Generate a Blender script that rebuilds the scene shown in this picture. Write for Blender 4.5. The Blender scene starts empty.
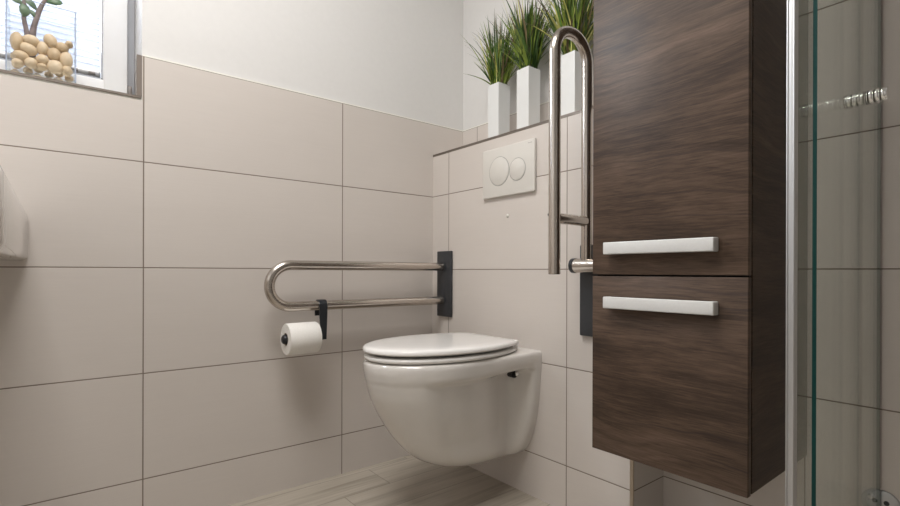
import bpy, bmesh, math, random
from mathutils import Vector, Matrix
random.seed(7)
S = bpy.context.scene
COL = S.collection
PI = math.pi
# ------------------------------------------------------------------ helpers
def link(o): COL.objects.link(o); return o
def mesh_obj(name, bm, mats, parent=None, smooth=False, autos=None):
    bmesh.ops.recalc_face_normals(bm, faces=bm.faces)
    me = bpy.data.meshes.new(name); bm.to_mesh(me); bm.free()
    if not isinstance(mats, (list, tuple)): mats = [mats]
    for m in mats: me.materials.append(m)
    if smooth:
        for p in me.polygons: p.use_smooth = True
        if autos:
            me.set_sharp_from_angle(angle=math.radians(autos))
    o = link(bpy.data.objects.new(name, me))
    if parent is not None:
        o.parent = parent
        o.matrix_parent_inverse = parent.matrix_basis.inverted()
    return o
def thing(name, label, cat, loc=(0, 0, 0), group=None):
    o = link(bpy.data.objects.new(name, None)); o.location = loc
    o.empty_display_size = .05
    o['label'] = label; o['category'] = cat
    if group: o['group'] = group
    return o
def tag(o, label, cat, group=None):
    o['label'] = label; o['category'] = cat
    if group: o['group'] = group
    return o
def struct(o): o['kind'] = 'structure'; return o
def box(bm, a, b, mi=0, bev=0, seg=2):
    x0, y0, z0 = [min(a[i], b[i]) for i in range(3)]; x1, y1, z1 = [max(a[i], b[i]) for i in range(3)]
    v = [bm.verts.new(p) for p in ((x0,y0,z0),(x1,y0,z0),(x1,y1,z0),(x0,y1,z0),(x0,y0,z1),(x1,y0,z1),(x1,y1,z1),(x0,y1,z1))]
    fs = [bm.faces.new([v[i] for i in q]) for q in ((0,3,2,1),(4,5,6,7),(0,1,5,4),(1,2,6,5),(2,3,7,6),(3,0,4,7))]
    for f in fs: f.material_index = mi
    if bev:
        es = list({e for f in fs for e in f.edges})
        bmesh.ops.bevel(bm, geom=es, offset=bev, segments=seg, affect='EDGES', profile=.5, clamp_overlap=True)
    return fs
def nb(): return bmesh.new()
def boxobj(name, a, b, mat, parent=None, bev=0, seg=2, smooth=True):
    bm = nb(); box(bm, a, b, 0, bev, seg)
    return mesh_obj(name, bm, mat, parent, smooth=bool(bev) and smooth, autos=35)
def tube(bm, pts, r, seg=24, mi=0, cap=True):
    pts = [Vector(p) for p in pts]; n = len(pts)
    rs = r if isinstance(r, (list, tuple)) else [r]*n
    t0 = (pts[1]-pts[0]).normalized()
    ref = Vector((0, 0, 1)) if abs(t0.z) < .9 else Vector((0, 1, 0))
    nrm = t0.cross(ref).normalized(); rings = []
    prev = t0
    for i in range(n):
        if i == 0: t = t0
        elif i == n-1: t = (pts[i]-pts[i-1]).normalized()
        else: t = ((pts[i+1]-pts[i]).normalized()+(pts[i]-pts[i-1]).normalized()).normalized()
        q = prev.rotation_difference(t); nrm = q @ nrm; prev = t
        bi = t.cross(nrm).normalized()
        rings.append([bm.verts.new(pts[i]+(nrm*math.cos(2*PI*k/seg)+bi*math.sin(2*PI*k/seg))*rs[i]) for k in range(seg)])
    for a, b in zip(rings, rings[1:]):
        for k in range(seg):
            f = bm.faces.new((a[k], a[(k+1) % seg], b[(k+1) % seg], b[k])); f.material_index = mi; f.smooth = True
    if cap:
        for rg in (rings[0], rings[-1]):
            f = bm.faces.new(rg); f.material_index = mi
    return rings
def lathe(bm, prof, axis, origin, seg=40, mi=0, close=False):
    """prof: list of (r, h) about 'axis' through origin"""
    a = Vector(axis).normalized(); ref = Vector((0, 0, 1)) if abs(a.z) < .9 else Vector((1, 0, 0))
    u = a.cross(ref).normalized(); w = a.cross(u); o = Vector(origin); rings = []
    for r, h in prof:
        if r < 1e-6: rings.append([bm.verts.new(o+a*h)])
        else: rings.append([bm.verts.new(o+a*h+(u*math.cos(2*PI*k/seg)+w*math.sin(2*PI*k/seg))*r) for k in range(seg)])
    pr = list(zip(rings, rings[1:]))
    if close: pr.append((rings[-1], rings[0]))
    for p, q in pr:
        for k in range(seg):
            k2 = (k+1) % seg
            vs = [p[k % len(p)], p[k2 % len(p)], q[k2 % len(q)], q[k % len(q)]]
            vs2 = []
            for v in vs:
                if v not in vs2: vs2.append(v)
            if len(vs2) > 2:
                f = bm.faces.new(vs2); f.material_index = mi; f.smooth = True
def interp(tab, z):
    """smooth interpolation of rows (z, a, b, ...)"""
    if z <= tab[0][0]: return tab[0][1:]
    if z >= tab[-1][0]: return tab[-1][1:]
    for i in range(len(tab)-1):
        if tab[i][0] <= z <= tab[i+1][0]:
            t = (z-tab[i][0])/(tab[i+1][0]-tab[i][0]); out = []
            for c in range(1, len(tab[0])):
                p1, p2 = tab[i][c], tab[i+1][c]
                h = tab[i+1][0]-tab[i][0]
                m1 = (p2-p1)/h if i == 0 else (p2-tab[i-1][c])/(tab[i+1][0]-tab[i-1][0])
                m2 = (p2-p1)/h if i == len(tab)-2 else (tab[i+2][c]-p1)/(tab[i+2][0]-tab[i][0])
                out.append((2*t**3-3*t*t+1)*p1+(t**3-2*t*t+t)*h*m1+(-2*t**3+3*t*t)*p2+(t**3-t*t)*h*m2)
            return out
def sst(a, b, x):
    t = max(0, min(1, (x-a)/(b-a))); return t*t*(3-2*t)
# ------------------------------------------------------------------ materials
class NT:
    def __init__(s, name):
        s.m = bpy.data.materials.new(name); s.m.use_nodes = True; s.t = s.m.node_tree; s.t.nodes.clear()
        s.out = s.t.nodes.new('ShaderNodeOutputMaterial')
    def n(s, ty, **k):
        d = s.t.nodes.new(ty)
        for a, b in k.items(): setattr(d, a, b)
        return d
    def l(s, a, b): s.t.links.new(a, b)
    def val(s, inp, v):
        if isinstance(v, bpy.types.NodeSocket): s.l(v, inp)
        else: inp.default_value = v
    def math(s, op, a, b=0., c=0., clamp=False):
        d = s.n('ShaderNodeMath', operation=op, use_clamp=clamp)
        for i, v in enumerate((a, b, c)): s.val(d.inputs[i], v)
        return d.outputs[0]
    def mix(s, f, a, b):
        d = s.n('ShaderNodeMix', data_type='RGBA'); s.val(d.inputs[0], f); s.val(d.inputs[6], a); s.val(d.inputs[7], b); return d.outputs[2]
    def ramp(s, f, st):
        d = s.n('ShaderNodeValToRGB'); s.l(f, d.inputs[0]); e = d.color_ramp.elements
        while len(e) < len(st): e.new(.5)
        for q, (p, c) in zip(e, st): q.position = p; q.color = c if len(c) == 4 else (*c, 1)
        return d.outputs[0]
    def noise(s, vec, scale, detail=3, rough=.5, dist=0.):
        d = s.n('ShaderNodeTexNoise'); s.l(vec, d.inputs['Vector'])
        d.inputs['Scale'].default_value = scale; d.inputs['Detail'].default_value = detail
        d.inputs['Roughness'].default_value = rough; d.inputs['Distortion'].default_value = dist
        return d.outputs[0]
    def comb(s, x, y, z):
        d = s.n('ShaderNodeCombineXYZ')
        for i, v in enumerate((x, y, z)): s.val(d.inputs[i], v)
        return d.outputs[0]
    def pos(s):
        c = s.n('ShaderNodeTexCoord'); p = s.n('ShaderNodeSeparateXYZ'); s.l(c.outputs['Object'], p.inputs[0]); return c.outputs['Object'], p.outputs
    def bump(s, h, strength, dist=.001):
        d = s.n('ShaderNodeBump'); d.inputs['Strength'].default_value = strength; d.inputs['Distance'].default_value = dist; s.l(h, d.inputs['Height']); return d.outputs[0]
    def bsdf(s, col, rough=.5, metal=0., normal=None, **k):
        b = s.n('ShaderNodeBsdfPrincipled'); s.val(b.inputs['Base Color'], col if not isinstance(col, tuple) or len(col) == 4 else (*col, 1))
        s.val(b.inputs['Roughness'], rough); s.val(b.inputs['Metallic'], metal)
        if normal is not None: s.l(normal, b.inputs['Normal'])
        for a, v in k.items(): s.val(b.inputs[a], v)
        s.l(b.outputs[0], s.out.inputs[0]); return b
def plain(name, col, rough=.5, metal=0., var=.04, scale=30, bump=0., **k):
    m = NT(name); o, p = m.pos(); nz = m.noise(o, scale, 3)
    a = tuple(max(0, c*(1-var)) for c in col)+(1,); b = tuple(min(1, c*(1+var)) for c in col)+(1,)
    c = m.ramp(nz, [(.3, a), (.7, b)])
    nr = m.bump(nz, bump, .0005) if bump else None
    m.bsdf(c, rough, metal, nr, **k); return m.m
TILE = (.635, .586, .545)
def tile_mat(name, axis, u0, z0=.1416, du=.6):
    m = NT(name); o, p = m.pos()
    u = m.math('SUBTRACT', p[axis], u0); v = m.math('SUBTRACT', p[2], z0)
    if du:
        d = m.math('MINIMUM', m.math('PINGPONG', u, du/2), m.math('PINGPONG', v, .15))
        cu = m.math('FLOOR', m.math('DIVIDE', u, du))
    else:
        d = m.math('PINGPONG', v, .15); cu = 0.
    mr = m.n('ShaderNodeMapRange', interpolation_type='SMOOTHSTEP'); m.l(d, mr.inputs[0])
    mr.inputs[1].default_value = .0008; mr.inputs[2].default_value = .0021
    t = mr.outputs[0]
    wn = m.n('ShaderNodeTexWhiteNoise', noise_dimensions='2D')
    m.l(m.comb(cu, m.math('FLOOR', m.math('DIVIDE', v, .3)), 0.), wn.inputs[0])
    st = m.noise(m.comb(m.math('MULTIPLY', u, 6.), 0., m.math('MULTIPLY', v, 260.)), 1., 2, .6)
    st2 = m.noise(m.comb(m.math('MULTIPLY', u, 2.2), 0., m.math('MULTIPLY', v, 9.)), 1., 3, .5)
    k = m.math('ADD', m.math('ADD', m.math('MULTIPLY', st, .35), m.math('MULTIPLY', st2, .35)), m.math('MULTIPLY', wn.outputs[0], .3))
    c = m.ramp(k, [(.25, tuple(x*.96 for x in TILE)), (.75, tuple(min(1, x*1.04) for x in TILE))])
    c = m.mix(t, (.21, .165, .13, 1), c)
    h = m.math('ADD', m.math('MULTIPLY', t, 1.), m.math('MULTIPLY', st, .06))
    m.bsdf(c, m.math('ADD', .3, m.math('MULTIPLY', m.math('SUBTRACT', 1., t), .5)), 0., m.bump(h, .6, .0012), **{'Specular IOR Level': .45})
    return m.m
M_tileA = tile_mat('tile_window_wall', 0, -.3977)
M_tileB = tile_mat('tile_box', 1, -.1099)
M_tileW = tile_mat('tile_wall', 1, -.0976)
M_tileC = tile_mat('tile_box_end', 0, 0., du=0)
M_paint = plain('white_paint', (.705, .695, .68), .65, var=.01, scale=60, bump=.15)
M_ceil = plain('ceiling_white', (.78, .77, .75), .8, var=.01)
def floor_mat():
    m = NT('floor_planks'); o, p = m.pos()
    W = .154
    r = m.math('DIVIDE', m.math('SUBTRACT', -.029, p[1]), W)
    row = m.math('FLOOR', r)
    dy = m.math('PINGPONG', m.math('ADD', p[1], .029), W/2)
    u = m.math('ADD', m.math('ADD', p[0], .305), m.math('MULTIPLY', row, .1675))
    dx = m.math('PINGPONG', u, .45)
    d = m.math('MINIMUM', dx, dy)
    mr = m.n('ShaderNodeMapRange', interpolation_type='SMOOTHSTEP'); m.l(d, mr.inputs[0]); mr.inputs[1].default_value = .0007; mr.inputs[2].default_value = .002
    wn = m.n('ShaderNodeTexWhiteNoise', noise_dimensions='2D'); m.l(m.comb(m.math('FLOOR', m.math('DIVIDE', u, .9)), row, 0.), wn.inputs[0])
    ox = m.math('MULTIPLY', wn.outputs[0], 13.)
    g = m.noise(m.comb(m.math('ADD', m.math('MULTIPLY', p[0], 1.6), ox), m.math('MULTIPLY', p[1], 26.), ox), 1., 5, .62, .6)
    g2 = m.noise(m.comb(m.math('ADD', m.math('MULTIPLY', p[0], 3.), ox), m.math('MULTIPLY', p[1], 120.), 3.), 1., 3, .6)
    k = m.math('ADD', m.math('ADD', m.math('MULTIPLY', g, .7), m.math('MULTIPLY', g2, .2)), m.math('MULTIPLY', wn.outputs[0], .12))
    c = m.ramp(k, [(.3, (.27, .235, .19)), (.5, (.44, .395, .33)), (.72, (.56, .51, .44))])
    c = m.mix(mr.outputs[0], (.27, .235, .19, 1), c)
    m.bsdf(c, .42, 0., m.bump(m.math('ADD', mr.outputs[0], m.math('MULTIPLY', g2, .15)), .4, .001)); return m.m
M_floor = floor_mat()
def steel(name, col, rough, axis=None):
    m = NT(name); o, p = m.pos()
    n = m.noise(o, 8., 3); n2 = m.noise(o, 420., 2)
    m.bsdf(m.ramp(n, [(.3, tuple(c*.93 for c in col)), (.7, col)]), m.math('ADD', rough, m.math('MULTIPLY', n2, .10)), 1., m.bump(n2, .05, .0002)); return m.m
M_steel = steel('brushed_steel', (.56, .51, .46), .17)
M_profile = plain('anodised_profile', (.50, .50, .50), .5, .9, var=.01)
M_chrome = steel('chrome', (.88, .88, .87), .04)
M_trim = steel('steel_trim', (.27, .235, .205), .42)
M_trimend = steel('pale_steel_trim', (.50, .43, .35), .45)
M_alu = steel('satin_aluminium', (.46, .46, .465), .36)
M_ceramic = plain('ceramic', (.69, .66, .625), .09, var=.01, **{'Coat Weight': .5, 'Coat Roughness': .03})
M_seat = plain('seat_plastic', (.82, .80, .775), .16, var=.01)
M_plate = plain('plate_plastic', (.68, .655, .61), .35, var=.01)
M_dark = plain('anthracite_plastic', (.035, .037, .042), .42, var=.1)
M_black = plain('black_plastic', (.012, .014, .018), .38, var=.1)
M_paper = plain('tissue_paper', (.86, .84, .80), .95, var=.03, scale=300, bump=.4)
M_card = plain('cardboard_core', (.40, .32, .24), .9)
M_pot = plain('glossy_white_pot', (.74, .75, .74), .16, var=.01)
M_soil = plain('dark_filler', (.03, .035, .02), .95, var=.4, scale=200, bump=.6)
M_handle = plain('matt_silver_handle', (.58, .57, .55), .38, .0, var=.02, scale=200)
M_pvc = plain('window_plastic', (.76, .76, .77), .3, var=.01)
M_pvcg = plain('plastic_grey_shade', (.42, .43, .46), .35, var=.02)  # grey puts the outer frame's weaker light into its colour
M_seal = plain('rubber_seal', (.10, .10, .10), .6)
M_hinge = plain('hinge_cover', (.20, .18, .17), .4)
M_gap = plain('button_gap', (.38, .37, .35), .4)
M_caulk = plain('caulk', (.83, .82, .76), .5, var=.02)
M_reveal = plain('reveal_trim_dark_reflection', (.20, .165, .14), .55)  # matt taupe stands in for the steel trim's dark reflection
M_vedge = plain('vase_glass_edge', (.50, .55, .66), .1)
M_backw = plain('taupe_paint', (.22, .20, .18), .7)
M_shade = plain('shade_black', (.008, .007, .007), .7)  # black that paints the shade in gaps and holes
def wood(name, dark=1., bands=True):
    m = NT(name); o, p = m.pos()
    y, z = p[1], p[2]
    if not bands: y = p[0]
    w = m.noise(m.comb(m.math('MULTIPLY', y, 2.6), 0., m.math('MULTIPLY', z, 3.4)), 1., 2, .5)
    zz = m.math('ADD', z, m.math('MULTIPLY', w, .12))
    ring = m.noise(m.comb(m.math('MULTIPLY', y, 2.4), 1.7, m.math('MULTIPLY', zz, 42.)), 1., 8, .78)
    fine = m.noise(m.comb(m.math('MULTIPLY', y, 14.), 5., m.math('MULTIPLY', z, 300.)), 1., 4, .75)
    plank = m.math('FLOOR', m.math('DIVIDE', m.math('ADD', z, .03), .118))
    wn = m.n('ShaderNodeTexWhiteNoise', noise_dimensions='1D'); m.l(plank, wn.inputs['W'])
    seg = m.noise(m.comb(m.math('MULTIPLY', y, 5.), 3., m.math('MULTIPLY', z, 11.)), 1., 3, .6)
    k = m.math('ADD', m.math('ADD', m.math('MULTIPLY', ring, .50), m.math('MULTIPLY', fine, .38)), m.math('ADD', m.math('MULTIPLY', wn.outputs['Value'], .06 if bands else 0.), m.math('MULTIPLY', seg, .22)))
    d = dark
    c = m.ramp(k, [(.38, (.022*d, .014*d, .009*d)), (.52, (.058*d, .036*d, .024*d)), (.61, (.105*d, .066*d, .044*d)), (.73, (.17*d, .112*d, .08*d))])
    # darker growth-ring streaks
    wv = m.noise(m.comb(m.math('MULTIPLY', y, .8), 9., m.math('MULTIPLY', zz, 62.)), 1., 2, .5)
    s = m.n('ShaderNodeMapRange'); m.l(wv, s.inputs[0]); s.inputs[1].default_value = .60; s.inputs[2].default_value = .70
    c = m.mix(m.math('MULTIPLY', s.outputs[0], .75), c, (.03*d, .021*d, .02*d, 1))
    m.bsdf(c, .46, 0., m.bump(fine, .35, .0006), **{'Specular IOR Level': .28}); return m.m
M_wood = wood('dark_oak_front', .74)
M_woodside = wood('dark_oak_side', .66, False)
def glassy(name, tint, refl=1., extra_rough=0.02):
    """thin architectural glass: Fresnel reflection over tinted see-through"""
    m = NT(name)
    f = m.n('ShaderNodeFresnel'); f.inputs[0].default_value = 1.5
    tr = m.n('ShaderNodeBsdfTransparent'); tr.inputs[0].default_value = (*tint, 1)
    g = m.n('ShaderNodeBsdfGlossy'); g.inputs['Roughness'].default_value = extra_rough; g.inputs[0].default_value = (.95, 1, .97, 1)
    geo = m.n('ShaderNodeNewGeometry')
    # same Fresnel whichever side is hit
    lw = m.n('ShaderNodeLayerWeight'); lw.inputs[0].default_value = .5
    fac = m.math('ADD', .04, m.math('MULTIPLY', m.math('POWER', lw.outputs['Facing'], 4.6), .9*refl), clamp=True)
    x = m.n('ShaderNodeMixShader'); m.l(fac, x.inputs[0]); m.l(tr.outputs[0], x.inputs[1]); m.l(g.outputs[0], x.inputs[2])
    m.l(x.outputs[0], m.out.inputs[0])
    m.t.nodes.remove(f); m.t.nodes.remove(geo); return m.m
M_glass = glassy('shower_glass', (.952, .948, .938), 1.1)
M_wglass = glassy('window_glass', (.97, .98, .98))
M_vase = glassy('vase_glass', (.985, .987, .992), .6)
M_glassedge = plain('green_glass_edge', (.002, .030, .026), .3, var=.05, **{'Specular IOR Level': .2})
M_pvcclear = glassy('clear_seal_strip', (.86, .82, .83), .5, .15)
def blind_mat():
    m = NT('pleated_blind')
    o, p = m.pos(); n = m.noise(o, 90., 2)
    c = m.ramp(n, [(.3, (.70, .73, .82)), (.7, (.75, .78, .86))])
    a = m.n('ShaderNodeBsdfDiffuse'); m.l(c, a.inputs[0]); b = m.n('ShaderNodeBsdfTranslucent'); m.l(c, b.inputs[0])
    x = m.n('ShaderNodeMixShader'); x.inputs[0].default_value = .07
    m.l(a.outputs[0], x.inputs[1]); m.l(b.outputs[0], x.inputs[2]); m.l(x.outputs[0], m.out.inputs[0]); return m.m
M_blind = blind_mat()
def pebble_mat():
    m = NT('pebble'); o, p = m.pos()
    oi = m.n('ShaderNodeObjectInfo')
    n = m.noise(o, 60., 4)
    k = m.math('ADD', m.math('MULTIPLY', n, .6), m.math('MULTIPLY', oi.outputs['Random'], .4))
    m.bsdf(m.ramp(k, [(.25, (.58, .43, .26)), (.55, (.72, .57, .38)), (.85, (.80, .68, .50))]), .5, 0., m.bump(n, .2, .001)); return m.m
M_pebble = pebble_mat()
def grass_mat(name, a, b):
    m = NT(name); o, p = m.pos(); n = m.noise(o, 22., 2)
    m.bsdf(m.ramp(n, [(.35, a), (.65, b)]), .42); return m.m
M_g = [grass_mat('grass_deep', (.022, .055, .010), (.075, .15, .02)),
       grass_mat('grass_mid', (.10, .17, .02), (.26, .34, .05)),
       grass_mat('grass_light', (.32, .34, .06), (.60, .58, .20)),
       grass_mat('grass_tip', (.10, .075, .03), (.17, .13, .06))]
M_leaf = grass_mat('jade_leaf', (.05, .11, .05), (.13, .20, .12))
M_stem = plain('jade_stem', (.20, .16, .15), .7, var=.25, scale=60, bump=.5)
# ------------------------------------------------------------------ geometry constants (metres)
D = .157           # back wall plane behind the cistern boxing
CUT = .1416        # cut tile row at the floor
TT = 1.3416        # tile top
SILL = 1.2265
WX = -1.0019       # right edge of window opening
YE = -.9405        # end of the boxing
ZB = 1.215         # boxing top
XL, YB, H = -2.45, -2.75, 2.42
# ------------------------------------------------------------------ room
bm = nb(); box(bm, (XL-.1, YB-.1, -.1), (D+.12, .1, 0)); struct(mesh_obj('floor', bm, M_floor))
bm = nb(); box(bm, (XL-.1, YB-.1, H), (D+.12, .42, H+.1)); struct(mesh_obj('ceiling', bm, M_ceil))
WL, WT = -2.05, 2.16       # window opening left, top
T = .34
bm = nb()
box(bm, (XL, 0, 0), (WX, T, SILL-.0125), 0)
box(bm, (WX, 0, 0), (D+.1, T, TT), 0)
box(bm, (XL, 0, SILL-.0125), (WL, T, TT), 0)
box(bm, (XL, .004, TT), (WL, T, H), 1)
box(bm, (WX, .004, TT), (D+.1, T, H), 1)
box(bm, (WL, .004, WT), (WX, T, H), 1)
struct(mesh_obj('wall_left', bm, [M_tileA, M_paint]))
bm = nb()
box(bm, (D, -1.15, 0), (D+.1, -.0002, TT), 0)
box(bm, (D+.004, -1.15, TT), (D+.1, .0038, H), 1)
box(bm, (D, YB, 0), (D+.1, -1.15, H), 0)
struct(mesh_obj('wall_right', bm, [M_tileW, M_paint]))
bm = nb(); box(bm, (XL, YB-.1, 0), (D+.1, YB, 1.34), 0); box(bm, (XL, YB-.1, 1.34), (D+.1, YB-.004, H), 1)
struct(mesh_obj('wall_back', bm, [M_backw, M_backw]))
bm = nb(); box(bm, (XL-.1, YB-.1, 0), (XL, T, 1.34), 0); box(bm, (XL-.1, YB-.1, 1.34), (XL-.004, T, H), 1)
struct(mesh_obj('wall_front', bm, [M_tileW, M_paint]))
# caulk bead on the tile tops
bm = nb(); box(bm, (WX, -.0005, TT), (D, .004, TT+.0045)); struct(mesh_obj('trim_1', bm, M_caulk))
bm = nb(); box(bm, (D-.0005, -1.15, TT), (D+.004, -.001, TT+.004)); struct(mesh_obj('trim_2', bm, M_caulk))
# tiled cistern boxing and its steel edge trims
bm = nb(); fs = box(bm, (0, YE+.006, 0), (D, 0, ZB-.009))
for f in bm.faces:
    f.normal_update()
    if f.normal.x < -.5: f.material_index = 0
    else: f.material_index = 1
box(bm, (.0045, -.0001+YE+.004, ZB-.009), (D, -.0001, ZB), 2)
box(bm, (.004, YE, 0), (D, YE+.006, ZB-.001), 1)
struct(mesh_obj('wall_boxing', bm, [M_tileB, M_tileC, M_tileC]))
bm = nb(); box(bm, (-.001, YE, ZB-.009), (.0045, -.001, ZB+.0005), bev=.0008, seg=1); struct(mesh_obj('trim_3', bm, M_trim))
bm = nb(); box(bm, (-.001, YE-.001, 0), (.004, YE+.010, ZB-.009), bev=.0008, seg=1); struct(mesh_obj('trim_4', bm, M_trimend))
# window sill, its edge trim, reveal
boxs = nb(); box(boxs, (WL, .003, SILL-.0125), (WX, .29, SILL)); struct(mesh_obj('trim_5', boxs, M_caulk))
bm = nb(); box(bm, (XL, -.0015, SILL-.0065), (WX-.0015, .003, SILL+.0005), bev=.0008, seg=1); struct(mesh_obj('trim_6', bm, M_trim))
bm = nb(); box(bm, (WX-.0125, -.0008, SILL+.0006), (WX, .012, TT+.001), bev=.0008, seg=1); struct(mesh_obj('trim_7', bm, M_reveal))
# ------------------------------------------------------------------ window
fy = .17
bm = nb()
box(bm, (WX-.075, fy, SILL), (WX, fy+.075, WT), bev=.003); box(bm, (WL, fy, SILL), (WL+.075, fy+.075, WT), bev=.003)
box(bm, (WL+.075, fy, SILL), (WX-.075, fy+.075, SILL+.06), bev=.003); box(bm, (WL+.075, fy, WT-.06), (WX-.075, fy+.075, WT), bev=.003)
win = struct(mesh_obj('window_1', bm, M_pvcg, smooth=True, autos=35))
sx0, sx1, sz0, sz1, sw = WL+.02, -1.022, SILL+.012, WT-.012, .060
bm = nb(); y0, y1 = fy-.02, fy+.045
box(bm, (sx1-sw, y0, sz0), (sx1, y1, sz1), bev=.004); box(bm, (sx0, y0, sz0), (sx0+sw, y1, sz1), bev=.004)
box(bm, (sx0+sw-.004, y0, sz0), (sx1-sw+.004, y1, sz0+sw), bev=.004); box(bm, (sx0+sw-.004, y0, sz1-sw), (sx1-sw+.004, y1, sz1), bev=.004)
mesh_obj('window_sash', bm, M_pvc, win, smooth=True, autos=35)
bm = nb(); q = .004
ax0, ax1, az0, az1 = sx0+sw, sx1-sw, sz0+sw, sz1-sw
for a, b in (((ax0, az0), (ax0+q, az1)), ((ax1-q, az0), (ax1, az1)), ((ax0, az0), (ax1, az0+q)), ((ax0, az1-q), (ax1, az1))):
    box(bm, (a[0], y0+.006, a[1]), (b[0], y1-.01, b[1]))
mesh_obj('glazing_bead', bm, M_pvcg, win)
boxobj('window_glass', (ax0-.005, fy+.024, az0-.005), (ax1+.005, fy+.028, az1+.005), M_wglass, win)
boxobj('hinge_cover', (WX-.019, fy-.012, SILL+.008), (WX-.008, fy+.004, SILL+.072), M_hinge, win, bev=.003)
# pleated blind, its unseen upper part left open to admit daylight
bm = nb(); xs0, xs1 = ax0+.005, ax1-.005; zt, zb_ = 1.66, az0+.026; n = 38
prev = None
for i in range(n+1):
    z = zb_+(zt-zb_)*i/n; y = fy+.004+(.007 if i % 2 else -.007)
    cur = (bm.verts.new((xs0, y, z)), bm.verts.new((xs1, y, z)))
    if prev: bm.faces.new((prev[0], prev[1], cur[1], cur[0]))
    prev = cur
root = thing('pleated_blind', 'white pleated blind drawn up from below behind the glass vase in the window', 'blind', ((xs0+xs1)/2, fy, zb_-.02))
mesh_obj('fabric', bm, M_blind, root)
boxobj('bottom_rail', (xs0, fy-.006, zb_-.018), (xs1, fy+.014, zb_), M_alu, root, bev=.003)
boxobj('top_rail', (xs0, fy-.006, zt), (xs1, fy+.014, zt+.011), M_alu, root, bev=.003)
for dx in (.02, .06):
    bm = nb(); tube(bm, [(xs1-dx-.008, fy-.0095, zb_-.010), (xs1-dx+.008, fy-.0095, zb_-.010)], .0038, 10)
    mesh_obj('grip', bm, M_hinge, root, smooth=True, autos=40)
# ------------------------------------------------------------------ glass vase, pebbles, jade plant
V0 = (-1.283, -1.146); VY = (.014, .126); VZ = (SILL+.0005, 1.42)
root = thing('glass_vase', 'square clear glass vase half filled with beige pebbles on the window sill', 'vase', ((V0[0]+V0[1])/2, .07, VZ[0]))
t = .003
bm = nb(); box(bm, (V0[0], VY[0], VZ[0]+.008), (V0[1], VY[0]+t, VZ[1])); box(bm, (V0[0], VY[1]-t, VZ[0]+.008), (V0[1], VY[1], VZ[1]))
box(bm, (V0[0], VY[0]+t, VZ[0]+.008), (V0[0]+t, VY[1]-t, VZ[1])); box(bm, (V0[1]-t, VY[0]+t, VZ[0]+.008), (V0[1], VY[1]-t, VZ[1]))
for f in bm.faces:
    f.material_index = 1 if f.calc_area() < .0012 else 0
mesh_obj('glass_wall', bm, [M_vase, M_vedge], root)
boxobj('glass_base', (V0[0], VY[0], VZ[0]), (V0[1], VY[1], VZ[0]+.008), M_vase, root)
PEB = [(-1.2634,1.3191,0.0113,0.0218),(-1.2367,1.3297,0.0155,0.0130),(-1.1974,1.3390,0.0121,0.0172),(-1.2425,1.3072,0.0174,0.0130),(-1.2133,1.3158,0.0109,0.0158),(-1.2558,1.2853,0.0143,0.0116),(-1.1913,1.3063,0.0132,0.0159),(-1.2132,1.2869,0.0119,0.0118),(-1.1668,1.2998,0.0125,0.0189),(-1.1750,1.3297,0.0123,0.0120),(-1.1606,1.3420,0.0073,0.0081),(-1.2614,1.2658,0.0104,0.0089),(-1.2366,1.2726,0.0126,0.0117),(-1.1892,1.2750,0.0153,0.0159),(-1.2152,1.2680,0.0099,0.0078),(-1.1646,1.2708,0.0093,0.0121)]
def pebble_mesh(seed, rx, ry, rz):
    r = random.Random(seed); bm = nb(); bmesh.ops.create_icosphere(bm, subdivisions=3, radius=1)
    a, b = r.uniform(-.12, .12), r.uniform(-.12, .12)
    for v in bm.verts:
        c = v.co.copy(); v.co.x = c.x*rx*(1+a*c.z); v.co.z = c.z*rz*(1+b*c.x); v.co.y = c.y*ry
    return bm
rots = [0, .1, -.5, .35, 0, .25, 0, .3, 0, .2, 0, 0, 0, 0, 0, 0]
zmin = VZ[0]+.0085
for i, (x, z, rx, rz) in enumerate(PEB):
    rx *= 1.17; rz *= 1.17
    x = max(V0[0]+t+rx+.0005, min(V0[1]-t-rx-.0005, x)); zz = max(zmin+rz, z-.004)
    o = mesh_obj('pebble', pebble_mesh(i, rx, .0165, rz), M_pebble, smooth=True)
    o.location = (x, .0375, zz); o.rotation_euler = (0, rots[i]*.8, 0)
    tag(o, 'smooth beige pebble heaped in the square glass vase', 'pebble', 'pebbles in the glass vase')
r = random.Random(3)
for i in range(18):
    lay = i // 6; k = i % 6
    rx = r.uniform(.0095, .0105); rz = rx*.95
    o = mesh_obj('pebble', pebble_mesh(100+i, rx, .0155, rz), M_pebble, smooth=True)
    o.location = (V0[0]+t+.0125+k*.0212+(0.002 if lay % 2 else 0), .0735+(.033 if i % 2 else 0), zmin+.0105+lay*.0215)
    tag(o, 'smooth beige pebble heaped in the square glass vase', 'pebble', 'pebbles in the glass vase')
root = thing('jade_plant', 'small succulent with thick stems growing from the vase of pebbles', 'plant', (-1.24, .075, 1.305))
bm = nb()
tube(bm, [(-1.238, .075, 1.296), (-1.241, .075, 1.34), (-1.246, .075, 1.36), (-1.2515, .075, 1.392), (-1.2505, .072, 1.424), (-1.252, .07, 1.455)], [.011, .009, .0055, .005, .0045, .004], 12)
tube(bm, [(-1.238, .075, 1.31), (-1.236, .08, 1.352), (-1.231, .08, 1.385), (-1.221, .08, 1.428), (-1.21, .082, 1.46), (-1.20, .08, 1.485)], [.009, .008, .006, .0055, .0045, .003], 12)
mesh_obj('stem', bm, M_stem, root, smooth=True, autos=50)
bm = nb()
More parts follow.
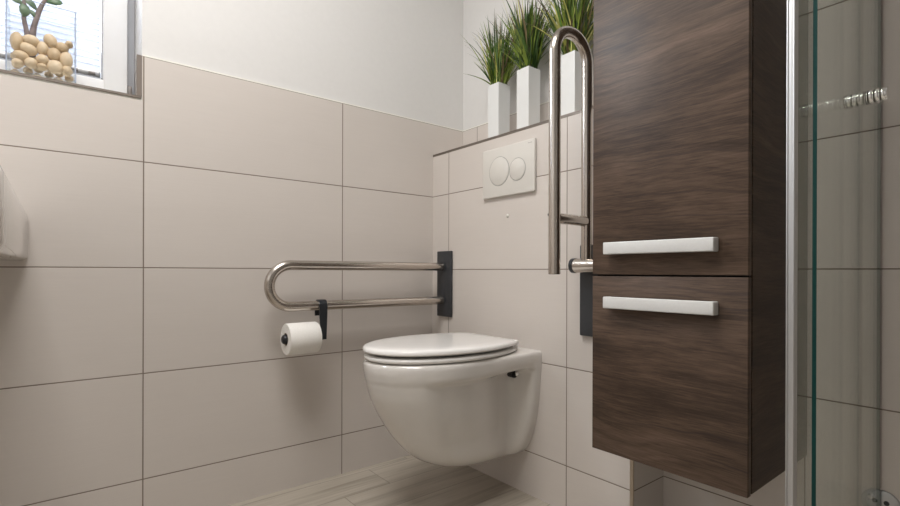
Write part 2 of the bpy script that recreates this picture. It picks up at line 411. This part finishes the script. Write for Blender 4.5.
def leaf(c, d, L, W, nrm):
    c = Vector(c); d = Vector(d).normalized(); n_ = Vector(nrm); s = d.cross(n_).normalized(); n_ = s.cross(d)
    g = bmesh.ops.create_icosphere(bm, subdivisions=2, radius=1)['verts']
    for v in g:
        q = v.co.copy(); tt = q.x
        w = W*(1-.45*(tt*-.5+.5)**2) * (1 if tt > -.3 else 1+.6*(tt+.3))
        v.co = c+d*(tt*.5+.5)*L+s*q.y*w*.5+n_*q.z*.0035-n_*.006*(tt**2)
for c, d, L, W in (((-1.25,.072,1.438),(.02,-.2,-1),.042,.026),((-1.25,.072,1.43),(-.9,-.2,.3),.036,.024),((-1.252,.07,1.447),(-.6,0,.7),.04,.026),
                   ((-1.252,.07,1.452),(.6,-.3,.6),.036,.024),((-1.222,.08,1.425),(-.7,-.3,.55),.038,.022),((-1.223,.08,1.40),(-.7,-.2,.9),.03,.016),
                   ((-1.212,.08,1.455),(.9,0,.3),.04,.026),((-1.202,.08,1.48),(.5,-.4,.8),.04,.028),((-1.202,.08,1.48),(-.7,.3,.7),.04,.028),
                   ((-1.252,.07,1.455),(.2,.5,.9),.04,.028),((-1.252,.07,1.455),(-.8,.3,.9),.036,.028),((-1.206,.08,1.47),(.6,.6,-.1),.034,.024)):
    leaf(c, d, L, W, (.3, -.9, .35))
mesh_obj('leaves', bm, M_leaf, root, smooth=True)
# ------------------------------------------------------------------ washbasin (cropped by the left edge of the frame)
bx1, bx0, by, bz0, bz1 = -1.2395, -1.80, -.79, .757, .8806
root = thing('washbasin', 'white ceramic washbasin end jutting from the wall below the window', 'washbasin', ((bx0+bx1)/2, 0, bz0))
bm = nb()
def rrect(x0, x1, y0, y1, rf, z, n=8, rb=.004):
    pts = []
    for cx, cy, a0, rr in ((x1-rb, y1-rb, 0, rb), (x0+rb, y1-rb, 90, rb), (x0+rf, y0+rf, 180, rf), (x1-rf, y0+rf, 270, rf)):
        for k in range(n+1):
            a = math.radians(a0+90*k/n); pts.append(bm.verts.new((cx+rr*math.cos(a), cy+rr*math.sin(a), z)))
    return pts
prof = [(bz0, .012), (bz0+.004, .004), (bz0+.012, 0), (bz1-.014, 0), (bz1-.004, .004), (bz1, .013)]
rings = [rrect(bx0+d, bx1-d, by+d, -.001, .03-d*.5, z) for z, d in prof]
inner = [(bz1, .035), (bz1-.006, .042), (bz1-.05, .07), (bz1-.085, .12), (bz1-.095, .17)]
rings += [rrect(bx0+d, bx1-d, by+d, -.10-d*.5, max(.03, .09-d*.3), z, rb=.04) for z, d in inner]
for a, b in zip(rings, rings[1:]):
    n = len(a)
    for k in range(n): bm.faces.new((a[k], a[(k+1) % n], b[(k+1) % n], b[k]))
bm.faces.new(rings[0]); bm.faces.new(rings[-1])
mesh_obj('basin', bm, M_ceramic, root, smooth=True, autos=50)
bm = nb(); lathe(bm, [(0, .004), (.018, .004), (.022, .002), (.022, 0), (0, 0)], (0, 0, 1), ((bx0+bx1)/2, -.315, bz1-.0948), 24)
mesh_obj('drain', bm, M_chrome, root, smooth=True, autos=40)
# ------------------------------------------------------------------ flush plate + plug
fp = thing('flush_plate', 'white dual flush plate with two round buttons above the toilet', 'flush plate', (0, -.457, 1.0))
boxobj('panel', (-.0115, -.5845, .995), (-.0005, -.3285, 1.1665), M_plate, fp, bev=.0022, seg=3)
def button(y, z, r):
    bm = nb(); lathe(bm, [(0, .0022), (r-.0026, .0022), (r-.0012, .0014), (r-.001, 0)], (-1, 0, 0), (-.0114, y, z), 56)
    b = mesh_obj('button', bm, M_plate, fp, smooth=True, autos=30)
    bm = nb(); lathe(bm, [(r-.0010, -.0003), (r-.0010, .0006), (r+.0012, .0006), (r+.0012, -.0003)], (-1, 0, 0), (-.0114, y, z), 56)
    mesh_obj('button_rim', bm, M_gap, b)
button(-.4165, 1.0835, .050)
button(-.5065, 1.0770, .0375)
bm = nb()
for k, h in enumerate((.0038, .0026, .0026, .0034, .0026, .0022, .0034)):
    box(bm, (-.0118, -.5735+k*.0026, 1.1535), (-.0112, -.5735+k*.0026+.0014, 1.1535+h))
mesh_obj('maker_mark', bm, M_gap, fp)
bm = nb(); lathe(bm, [(0, .003), (.004, .0028), (.0065, .001), (.0068, 0)], (-1, 0, 0), (0, -.447, .9265), 24)
tag(mesh_obj('wall_plug', bm, M_plate, smooth=True), 'tiny pale round plug in the tile just below the flush plate', 'plug')
# ------------------------------------------------------------------ toilet
TY = -.44
toilet = thing('toilet', 'white wall-hung toilet with closed lid between the two grab rails', 'toilet', (0, TY, .10))
tab = [(.126, .190, .042, .045, .060), (.129, .230, .062, .060, .074), (.137, .278, .080, .072, .088), (.155, .330, .100, .078, .106), (.185, .378, .118, .082, .123), (.24, .430, .138, .086, .143),
       (.31, .476, .157, .090, .157), (.370, .504, .168, .093, .163), (.405, .5135, .1725, .096, .166), (.420, .5165, .1740, .118, .167), (.429, .519, .1765, .160, .168), (.438, .5205, .1785, .171, .168), (.455, .523, .179, .175, .169), (.470, .522, .178, .174, .168), (.477, .518, .174, .171, .165), (.480, .511, .168, .166, .160)]
def out_half(L, wm, wn, wb, k, N, z):
    s = k/N
    # denser points near wall flare
    x = L*(1-math.cos(s*PI*.5)) if False else L*math.sin(s*PI*.5)**1.0
    tc = .52; tt = x/L
    if tt > tc:
        e = (tt-tc)/(1-tc); h = wm*max(0, 1-e**2.25)**(1/2.0)
    else:
        h = wn+(wm-wn)*sst(.10, tc, tt)
    h -= .013*(1-sst(.70, .86, tt))*(1-sst(.412, .432, z))*sst(.16, .24, z)*sst(.03, .12, x)
    fl = 1-sst(.026, .075, x)
    h = h+(wb-h)*fl if x < .075 and L > .1 else h
    return x, h
bm = nb(); N = 90; rings = []
zs = []
for i in range(len(tab)-1):
    a, b = tab[i][0], tab[i+1][0]; m = max(2, int((b-a)/.0035))
    zs += [a+(b-a)*k/m for k in range(m)]
zs.append(tab[-1][0])
for z in zs:
    L, wm, wn, wb = interp(tab, z)
    right = [out_half(L, wm, wn, wb, k, N, z) for k in range(N+1)]
    ring = [bm.verts.new((-.0005-x, TY-h, z)) for x, h in right]+[bm.verts.new((-.0005-x, TY+h, z)) for x, h in right[-2::-1]]
    rings.append(ring)
for a, b in zip(rings, rings[1:]):
    n = len(a)
    for k in range(n): bm.faces.new((a[k], a[(k+1) % n], b[(k+1) % n], b[k]))
bm.faces.new(rings[0]); bm.faces.new(rings[-1])
bmesh.ops.remove_doubles(bm, verts=bm.verts, dist=1e-5)
mesh_obj('bowl', bm, M_ceramic, toilet, smooth=True, autos=55)
def dshape(bm, xb, xt, hb, hm, tc=.40, N=40, inset=0., rc=.02):
    pts = []
    L = xt-xb
    for k in range(N+1):
        s = math.sin(k/N*PI/2); x = s*L; tt = s
        if tt > tc: e = (tt-tc)/(1-tc); h = hm*max(0, 1-e**2.15)**.5
        else: h = hb+(hm-hb)*math.sin(tt/tc*PI/2)
        if x < rc: h -= rc-math.sqrt(max(0, rc*rc-(rc-x)**2))
        pts.append((xb+x, h))
    return pts
def slab(name, levels, xb, xt, hb, hm, mat, parent, dome=0, hole=None):
    bm = nb(); rings = []
    for z, ins in levels:
        p = dshape(bm, xb+ins, xt-ins, hb-ins, hm-ins)
        rings.append([bm.verts.new((-x, TY-h, z+tilt(x))) for x, h in p]+[bm.verts.new((-x, TY+h, z+tilt(x))) for x, h in p[-2::-1]])
    for a, b in zip(rings, rings[1:]):
        n = len(a)
        for k in range(n): bm.faces.new((a[k], a[(k+1) % n], b[(k+1) % n], b[k]))
    bm.faces.new(rings[0]); bm.faces.new(rings[-1])
    bmesh.ops.remove_doubles(bm, verts=bm.verts, dist=1e-6)
    return mesh_obj(name, bm, mat, parent, smooth=True, autos=50)
def tilt(x): return 0
seat = slab('seat', [(.4812, .010), (.4830, .003), (.486, .0), (.4915, .0), (.4945, .003), (.4958, .010)], .072, .5225, .135, .179, M_seat, toilet)
def tilt(x): return .0015*sst(.1, .5, x)
lid = slab('lid', [(.5005, .014), (.5022, .005), (.506, .0), (.5105, .0), (.5150, .0025), (.5178, .008), (.5195, .018), (.5205, .05), (.5208, .10)], .070, .526, .138, .1805, M_seat, toilet)
for s in (-1, 1):
    bm = nb(); tube(bm, [(-.056, TY+s*.062, .503), (-.056, TY+s*.065, .503), (-.056, TY+s*.110, .503), (-.056, TY+s*.113, .503)], [.008, .0105, .0105, .008], 24)
    box(bm, (-.066, TY+s*.088-.012, .4795), (-.040, TY+s*.088+.012, .503), bev=.003)
    mesh_obj('hinge', bm, M_seat, toilet, smooth=True, autos=40)
    bm = nb(); box(bm, (-.085, TY+s*.088-.02, .5), (-.055, TY+s*.088+.02, .512), bev=.004)
    mesh_obj('hinge_arm', bm, M_seat, toilet, smooth=True, autos=40)
    bm = nb(); tube(bm, [(-.066, TY+s*.088, .408), (-.066, TY+s*.124, .408)], .0060, 16); tube(bm, [(-.066, TY+s*.118, .408), (-.066, TY+s*.126, .408)], .0075, 6)
    mesh_obj('fixing_bolt', bm, M_chrome, toilet, smooth=True, autos=30)
    bm = nb(); tube(bm, [(-.066, TY+s*.080, .408), (-.066, TY+s*.1125, .408)], .0150, 24)
    mesh_obj('fixing_hole_shade', bm, M_shade, toilet, smooth=True, autos=30)  # black plug added for the dark inside the fixing hole
# ------------------------------------------------------------------ grab rails
def arc(c, r, a0, a1, n, f):
    return [f(c, r, math.radians(a0+(a1-a0)*k/n)) for k in range(n+1)]
R1 = .0158; ZU, ZLo = .7525, .6195; RY = -.088
g1 = thing('grab_rail', 'folded-down stainless steel grab rail carrying the toilet roll', 'grab rail', (0, RY, .555), 'hinged grab rails on the boxing')
rr = (ZU-ZLo)/2; xc = -.696+R1+rr; zc = (ZU+ZLo)/2
path = [(-.018, RY, ZU)]+[(-.018+(xc+.018)*k/8, RY, ZU) for k in range(1, 8)]+[(xc-rr*math.sin(math.radians(a)), RY, zc+rr*math.cos(math.radians(a))) for a in range(0, 181, 6)]+[(xc+(-.018-xc)*k/8, RY, ZLo) for k in range(1, 9)]
bm = nb(); tube(bm, path, R1, 32); mesh_obj('rail_tube', bm, M_steel, g1, smooth=True, autos=60)
pl = boxobj('wall_plate', (-.011, -.1385, .5545), (-.0005, -.0455, .815), M_dark, g1, bev=.003, seg=3)
R2Y = -.818
g2 = thing('grab_rail', 'folded-up stainless steel grab rail standing beside the dark wood cabinet', 'grab rail', (0, R2Y, .548), 'hinged grab rails on the boxing')
xa, xb2 = -.0445, -.182; r2 = (xa-xb2)/2; xm = (xa+xb2)/2; zt2 = 1.4015-R1-r2
path = [(xb2, R2Y, .7275)]+[(xb2, R2Y, .7275+(zt2-.7275)*k/10) for k in range(1, 10)]+[(xm-r2*math.cos(math.radians(a)), R2Y, zt2+r2*math.sin(math.radians(a))) for a in range(0, 181, 6)]+[(xa, R2Y, zt2+(.758-zt2)*k/10) for k in range(1, 11)]
bm = nb(); tube(bm, path, R1, 32); mesh_obj('rail_tube', bm, M_steel, g2, smooth=True, autos=60)
bm = nb(); tube(bm, [(xb2, R2Y, .7268), (xb2, R2Y, .7280)], R1*.93, 24); mesh_obj('end_cap', bm, M_black, g2, smooth=True, autos=40)
bm = nb(); tube(bm, [(xb2+.012, R2Y, .876), (xa-.010, R2Y, .876)], .0145, 24); mesh_obj('cross_tube', bm, M_steel, g2, smooth=True, autos=60)
bm = nb(); tube(bm, [(xb2-.004, R2Y+R1-.003, .886), (xb2-.004, R2Y+R1+.0012, .886)], .004, 14); mesh_obj('rivet', bm, M_black, g2, smooth=True, autos=40)
boxobj('wall_plate', (-.014, -.868, .547), (-.0005, -.769, .812), M_dark, g2, bev=.003, seg=3)
bm = nb(); tube(bm, [(xa, -.780, .7515), (xa, -.868, .7515)], .0205, 32); mesh_obj('pivot', bm, M_steel, g2, smooth=True, autos=50)
bm = nb(); tube(bm, [(xa, -.7665, .7515), (xa, -.769, .7515), (xa, -.781, .7515)], [.018, .0215, .0215], 32); mesh_obj('pivot_cap', bm, M_black, g2, smooth=True, autos=50)
for yy in (-.862, -.790): boxobj('pivot_bracket', (xa, yy, .735), (-.0135, yy+.010, .770), M_dark, g2)
# ------------------------------------------------------------------ toilet roll and its holder
hol = thing('toilet_roll_holder', 'black toilet roll holder hooked over the lower tube of the grab rail', 'toilet roll holder', (-.522, RY, .51))
bm = nb(); w0, w1 = -.5270, -.5000; rt = R1+.0005; th = .004
# band around the tube
sec = []
for a in range(-100, 181, 14):
    ra = math.radians(a); sec.append((RY-math.cos(ra)*1, 0) and (RY-math.cos(ra), math.sin(ra)))
def band(bm, x0, x1, prof_in, prof_out):
    n = len(prof_in); A = []
    for x in (x0, x1):
        A.append(([bm.verts.new((x, y, z)) for y, z in prof_in], [bm.verts.new((x, y, z)) for y, z in prof_out]))
    (i0, o0), (i1, o1) = A
    for k in range(n-1):
        bm.faces.new((i0[k], i0[k+1], i1[k+1], i1[k])); bm.faces.new((o0[k], o1[k], o1[k+1], o0[k+1]))
        bm.faces.new((i0[k], o0[k], o0[k+1], i0[k+1])); bm.faces.new((i1[k], i1[k+1], o1[k+1], o1[k]))
    bm.faces.new((i0[0], i1[0], o1[0], o0[0])); bm.faces.new((i0[-1], o0[-1], o1[-1], i1[-1]))
pin, pout = [(RY-rt, .590)], [(RY-rt-th, .590)]
for a in range(0, 181, 12):
    ra = math.radians(a); pin.append((RY-rt*math.cos(ra), ZLo+rt*math.sin(ra))); pout.append((RY-(rt+th)*math.cos(ra), ZLo+(rt+th)*math.sin(ra)))
pin.append((RY+rt, .585)); pout.append((RY+rt+th, .585))
band(bm, w0, w1, pin, pout)
# front strip tapering down
fy0, fy1 = RY-rt-th, RY-rt
vs = [bm.verts.new(p) for p in ((w0, fy0, .592), (w1, fy0, .592), (w1, fy1, .592), (w0, fy1, .592), (w0+.007, fy0, .508), (w1-.003, fy0, .508), (w1-.003, fy1, .508), (w0+.007, fy1, .508))]
for q in ((0,1,5,4), (1,2,6,5), (2,3,7,6), (3,0,4,7), (0,3,2,1), (4,5,6,7)): bm.faces.new([vs[i] for i in q])
mesh_obj('hook', bm, M_black, hol, smooth=False)
RZ = .5185; rly = RY-rt-th/2
bm = nb(); tube(bm, [(w0+.012, rly, RZ), (-.6430, rly, RZ)], .006, 16)
mesh_obj('spindle', bm, M_black, hol, smooth=True, autos=40)
bm = nb(); lathe(bm, [(0, .0125), (.009, .0115), (.0135, .008), (.0150, .003), (.0150, -.001), (0, -.001)], (-1, 0, 0), (-.6360, rly, RZ), 32)
mesh_obj('end_cap', bm, M_black, hol, smooth=True, autos=50)
roll = thing('toilet_roll', 'white toilet roll hanging from the black holder on the rail', 'toilet roll', (-.597, rly, RZ-.05))
bm = nb(); ro = .0500; ri = .0205; xL, xR = -.6360, -.5370
lathe(bm, [(ri, 0), (ri, xR-xL), (ro-.002, xR-xL), (ro, xR-xL-.003), (ro, .003), (ro-.002, 0)], (1, 0, 0), (xL, rly, RZ), 64, close=True)
mesh_obj('paper', bm, M_paper, roll, smooth=True, autos=35)
bm = nb(); lathe(bm, [(ri-.0014, .001), (ri-.0014, xR-xL-.001), (ri-.0001, xR-xL-.001), (ri-.0001, .001)], (1, 0, 0), (xL, rly, RZ), 40, close=True)
mesh_obj('core', bm, M_card, roll, smooth=True, autos=35)
# ------------------------------------------------------------------ three grass pots
def grass_pot(yc, xc_, wx, top, label, seed, spread, height, nb_=150):
    r = random.Random(seed); h = wx/2; z0 = ZB+.0012
    p = thing('potted_grass', label, 'potted plant', (xc_, yc, z0), 'white potted grasses on the boxing ledge')
    bm = nb(); w = .003; A = []
    for z, e in ((z0, -.001), (top-.001, 0), (top, -.0008)):
        A.append([bm.verts.new((xc_+sx*(h+e), yc+sy*(h+e), z)) for sx, sy in ((-1,-1),(1,-1),(1,1),(-1,1))])
    for z, e in ((top, -w), (top-.012, -w)):
        A.append([bm.verts.new((xc_+sx*(h+e), yc+sy*(h+e), z)) for sx, sy in ((-1,-1),(1,-1),(1,1),(-1,1))])
    for a, b in zip(A, A[1:]):
        for k in range(4): bm.faces.new((a[k], a[(k+1) % 4], b[(k+1) % 4], b[k]))
    bm.faces.new(A[0])
    mesh_obj('pot', bm, M_pot, p)
    boxobj('filler', (xc_-h+w, yc-h+w, top-.016), (xc_+h-w, yc+h-w, top-.012), M_soil, p)
    bm = nb()
    for i in range(nb_):
        bxp = xc_+r.uniform(-.88, .88)*(h-w); byp = yc+r.uniform(-.88, .88)*(h-w)
        az = r.uniform(0, 2*PI); f = r.random()
        out = spread*(.12+.88*f**1.3)
        Ln = height*(r.uniform(.55, 1.0) if r.random() < .8 else r.uniform(.3, .6))
        dr = Vector((math.cos(az), math.sin(az), 0)); sd = Vector((-dr.y, dr.x, 0))
        tw = r.uniform(-.9, .9); sd = (sd*math.cos(tw)+dr*math.sin(tw)).normalized()
        wd = r.uniform(.0026, .0050); n = 7; prev = None
        mi = r.choices((0, 1, 2, 3), (.42, .36, .15, .07))[0]
        lean = Vector((bxp-xc_, byp-yc, 0))/h
        for k in range(n+1):
            s = k/n; curve = s**1.7
            q = Vector((bxp, byp, top-.013))+lean*.35*spread*s+dr*out*curve+Vector((0, 0, Ln*(s-.22*(out/spread)**2*s**3)))
            lim = D-.004
            if q.x > lim: q.x = lim-(q.x-lim)*.15 if q.x-lim < .02 else lim-.003
            if k <= 1:
                q.x = min(max(q.x, xc_-h+w+.004), xc_+h-w-.004); q.y = min(max(q.y, yc-h+w+.004), yc+h-w-.004)
            ww = wd*(1-s**2.5)*(.55+.45*min(1, s*4))
            cur = (bm.verts.new(q-sd*ww), bm.verts.new(q+sd*ww)) if k < n else (bm.verts.new(q),)
            if prev:
                fc = bm.faces.new((prev[0], prev[1], cur[1], cur[0]) if len(cur) == 2 else (prev[0], prev[1], cur[0]))
                fc.material_index = mi if not (mi in (1, 2) and k >= n-1 and i % 3 == 0) else 3
                fc.smooth = True
            prev = cur
    mesh_obj('grass', bm, M_g, p)
PX = .069
grass_pot(-.327, PX, .058, 1.4265, 'white square pot of artificial grass nearest the room corner, leftmost of three', 11, .115, .285, 230)
grass_pot(-.479, PX, .058, 1.4375, 'white square pot of artificial grass standing in the middle of three', 12, .135, .285, 250)
grass_pot(-.677, PX, .058, 1.4235, 'white square pot of artificial grass seen through the folded-up rail', 13, .16, .31, 280)
# ------------------------------------------------------------------ tall cabinet
cx0, cy0, cy1, cz0 = -.185, -.9435, -1.3030, .3035
cab = thing('wall_cabinet', 'tall dark oak wall cabinet hanging above the floor beside the shower', 'cabinet', (-.02, (cy0+cy1)/2, cz0))
CT = 2.02; ft = .016
boxobj('body', (cx0+ft+.0065, cy1+.0005, cz0+.001), (D-.001, cy0-.0005, CT), M_woodside, cab, bev=.0008, seg=1)
boxobj('door_gap_shade', (cx0+ft-.001, cy1+.004, cz0+.006), (cx0+ft+.0070, cy0-.004, CT-.006), M_shade, cab)  # black filler paints the shade between doors and body
low = boxobj('door', (cx0, cy1, cz0), (cx0+ft, cy0, .7235), M_wood, cab, bev=.0012)
up = boxobj('door', (cx0, cy1, .7275), (cx0+ft, cy0, CT), M_wood, cab, bev=.0012)
def handle(z0, z1, par):
    bm = nb(); xo = -.209
    # flat-fronted bow grip: bar with returns to the door
    prof = [(xo, -.9900), (xo, -1.2480), (-.1852, -1.2480), (-.1852, -1.2375), (xo+.010, -1.2375), (xo+.010, -1.0005), (-.1852, -1.0005), (-.1852, -.9900)]
    a = [bm.verts.new((x, y, z0)) for x, y in prof]; b = [bm.verts.new((x, y, z1)) for x, y in prof]; n = len(prof)
    for k in range(n): bm.faces.new((a[k], a[(k+1) % n], b[(k+1) % n], b[k]))
    bm.faces.new(a); bm.faces.new(b)
    bmesh.ops.bevel(bm, geom=[e for e in bm.edges], offset=.0022, segments=3, affect='EDGES', profile=.5)
    mesh_obj('handle', bm, M_handle, par, smooth=True, autos=40)
handle(.7745, .8025, up); handle(.6485, .6755, low)
# ------------------------------------------------------------------ shower glazing
def pane(y0, y1, x0, x1, z0, z1, par, name='glass_pane'):
    bm = nb(); fs = box(bm, (x0, y0, z0), (x1, y1, z1))
    for f in bm.faces:
        f.normal_update()
        f.material_index = 0 if abs(f.normal.y) > .5 else 1
    return mesh_obj(name, bm, [M_glass, M_glassedge], par)
ZS0, ZS1 = .018, 2.0
fixp = thing('shower_screen', 'fixed glass shower panel with an aluminium edge profile beside the cabinet', 'shower screen', (-.05, -1.40, 0))
pane(-1.403, -1.397, -.2545, D-.008, ZS0, ZS1, fixp)
bm = nb()
box(bm, (-.270, -1.4060, .002), (-.2515, -1.4035, ZS1), bev=.0009); box(bm, (-.270, -1.3965, .002), (-.2515, -1.3942, ZS1), bev=.0009)
box(bm, (-.2685, -1.404, .002), (-.2555, -1.396, ZS1), bev=.0012)
mesh_obj('edge_profile', bm, M_profile, fixp, smooth=True, autos=35)
bm = nb(); box(bm, (D-.010, -1.4065, .018), (D-.0005, -1.3935, ZS1)); mesh_obj('wall_seal', bm, M_pvcclear, fixp)
boxobj('floor_rail', (-.2505, -1.406, .001), (D-.012, -1.394, .017), M_alu, fixp, bev=.002)
door = thing('shower_door', 'frameless glass shower door with green edge and round chrome knob', 'shower door', (-.05, -1.437, 0))
pane(-1.440, -1.434, -.2775, D-.012, ZS0, ZS1, door)
bm = nb(); box(bm, (D-.0135, -1.4405, .275), (D-.001, -1.4335, ZS1)); mesh_obj('edge_seal', bm, M_pvcclear, door)
boxobj('bottom_seal', (-.270, -1.4395, .003), (D-.02, -1.4345, .0175), M_pvcg, door, bev=.001)
kx, kz, kr = .026, 1.0765, .0150
for s, nm in ((1, 'knob'), (-1, 'knob')):
    bm = nb(); base = -1.4337 if s > 0 else -1.4403
    p = [(0, 0), (kr*.80, 0), (kr*.80, .0015)]
    L = .0290 if s > 0 else .0325
    for k in range(3):
        a = .0015+(L-.0035)*k/3; b = .0015+(L-.0035)*(k+1)/3
        p += [(kr*.88, a+.0003), (kr*.97, a+.0022), (kr, (a+b)/2), (kr*.97, b-.0026), (kr*.88, b-.0006)]
    p += [(kr*.97, L-.0018), (kr*.92, L), (0, L)]
    lathe(bm, p, (0, s, 0), (kx, base, kz), 40)
    mesh_obj(nm, bm, M_chrome, door, smooth=True, autos=32)
bm = nb()
lathe(bm, [(0, 0), (kr*.9, 0), (kr*.9, .0004), (0, .0004)], (0, -1, 0), (kx, -1.4401, kz), 32); mesh_obj('knob_washer', bm, M_black, door)
# round chrome fitting on the shower wall
disc = thing('wall_fitting', 'small round chrome fitting low on the shower wall', 'fitting', (D, -1.440, .252))
bm = nb(); lathe(bm, [(0, .006), (.024, .006), (.029, .0035), (.030, .0005)], (-1, 0, 0), (D, -1.4445, .240), 40); mesh_obj('rosette', bm, M_alu, disc, smooth=True, autos=40)
bm = nb(); lathe(bm, [(.0050, .0), (.0050, .0072), (0, .0072)], (-1, 0, 0), (D, -1.4500, .246), 20); mesh_obj('screw_hole', bm, M_black, disc, smooth=True, autos=40)
bm = nb(); tube(bm, [(D-.006, -1.425, .255), (D-.016, -1.425, .255), (D-.019, -1.425, .255)], [.007, .007, .004], 20); mesh_obj('stud', bm, M_chrome, disc, smooth=True, autos=40)
# ------------------------------------------------------------------ lights
def area(name, loc, tgt, sx, sy, power, col, spread=180):
    l = bpy.data.lights.new(name, 'AREA'); l.shape = 'RECTANGLE'; l.size = sx; l.size_y = sy; l.energy = power; l.color = col; l.spread = math.radians(spread)
    o = link(bpy.data.objects.new(name, l)); o.location = loc
    o.rotation_euler = (Vector(tgt)-Vector(loc)).to_track_quat('-Z', 'Y').to_euler(); return o
area('daylight_outside', (-1.5, .95, 2.25), (-1.3, -.3, 1.55), 1.5, 1.1, 260, (.89, .94, 1))
area('ceiling_lamp', (-1.15, -.95, H-.02), (-1.15, -.95, 0), .8, .8, 29, (1, .972, .945))
w = bpy.data.worlds.new('sky'); S.world = w; w.use_nodes = True
w.node_tree.nodes['Background'].inputs[0].default_value = (.85, .91, 1, 1); w.node_tree.nodes['Background'].inputs[1].default_value = 1.2
# ------------------------------------------------------------------ camera
cd = bpy.data.cameras.new('camera'); cam = link(bpy.data.objects.new('camera', cd)); S.camera = cam
F, CX, CY = 496.42040, 479.31966, 272.13577
cd.sensor_fit = 'HORIZONTAL'; cd.sensor_width = 36; cd.lens = F/900*36
cd.shift_x = (450-CX)/900; cd.shift_y = (CY-253)/900; cd.clip_start = .02
yw, pt, rl = [math.radians(a) for a in (40.40743, -0.03642, 0.16366)]
fw = Vector((math.sin(yw)*math.cos(pt), math.cos(yw)*math.cos(pt), math.sin(pt))); rt_ = Vector((math.cos(yw), -math.sin(yw), 0)); upv = rt_.cross(fw)
r_ = rt_*math.cos(rl)+upv*math.sin(rl); u_ = -rt_*math.sin(rl)+upv*math.cos(rl)
cam.matrix_world = Matrix(((r_.x, u_.x, -fw.x, -1.18476), (r_.y, u_.y, -fw.y, -1.68977), (r_.z, u_.z, -fw.z, 0.73293), (0, 0, 0, 1)))
S.view_settings.view_transform = 'Standard'; S.view_settings.look = 'None'; S.view_settings.gamma = 1; S.view_settings.exposure = 0.24
S.view_settings.use_curve_mapping = False
S.cycles.transparent_max_bounces = 24; S.cycles.max_bounces = 12
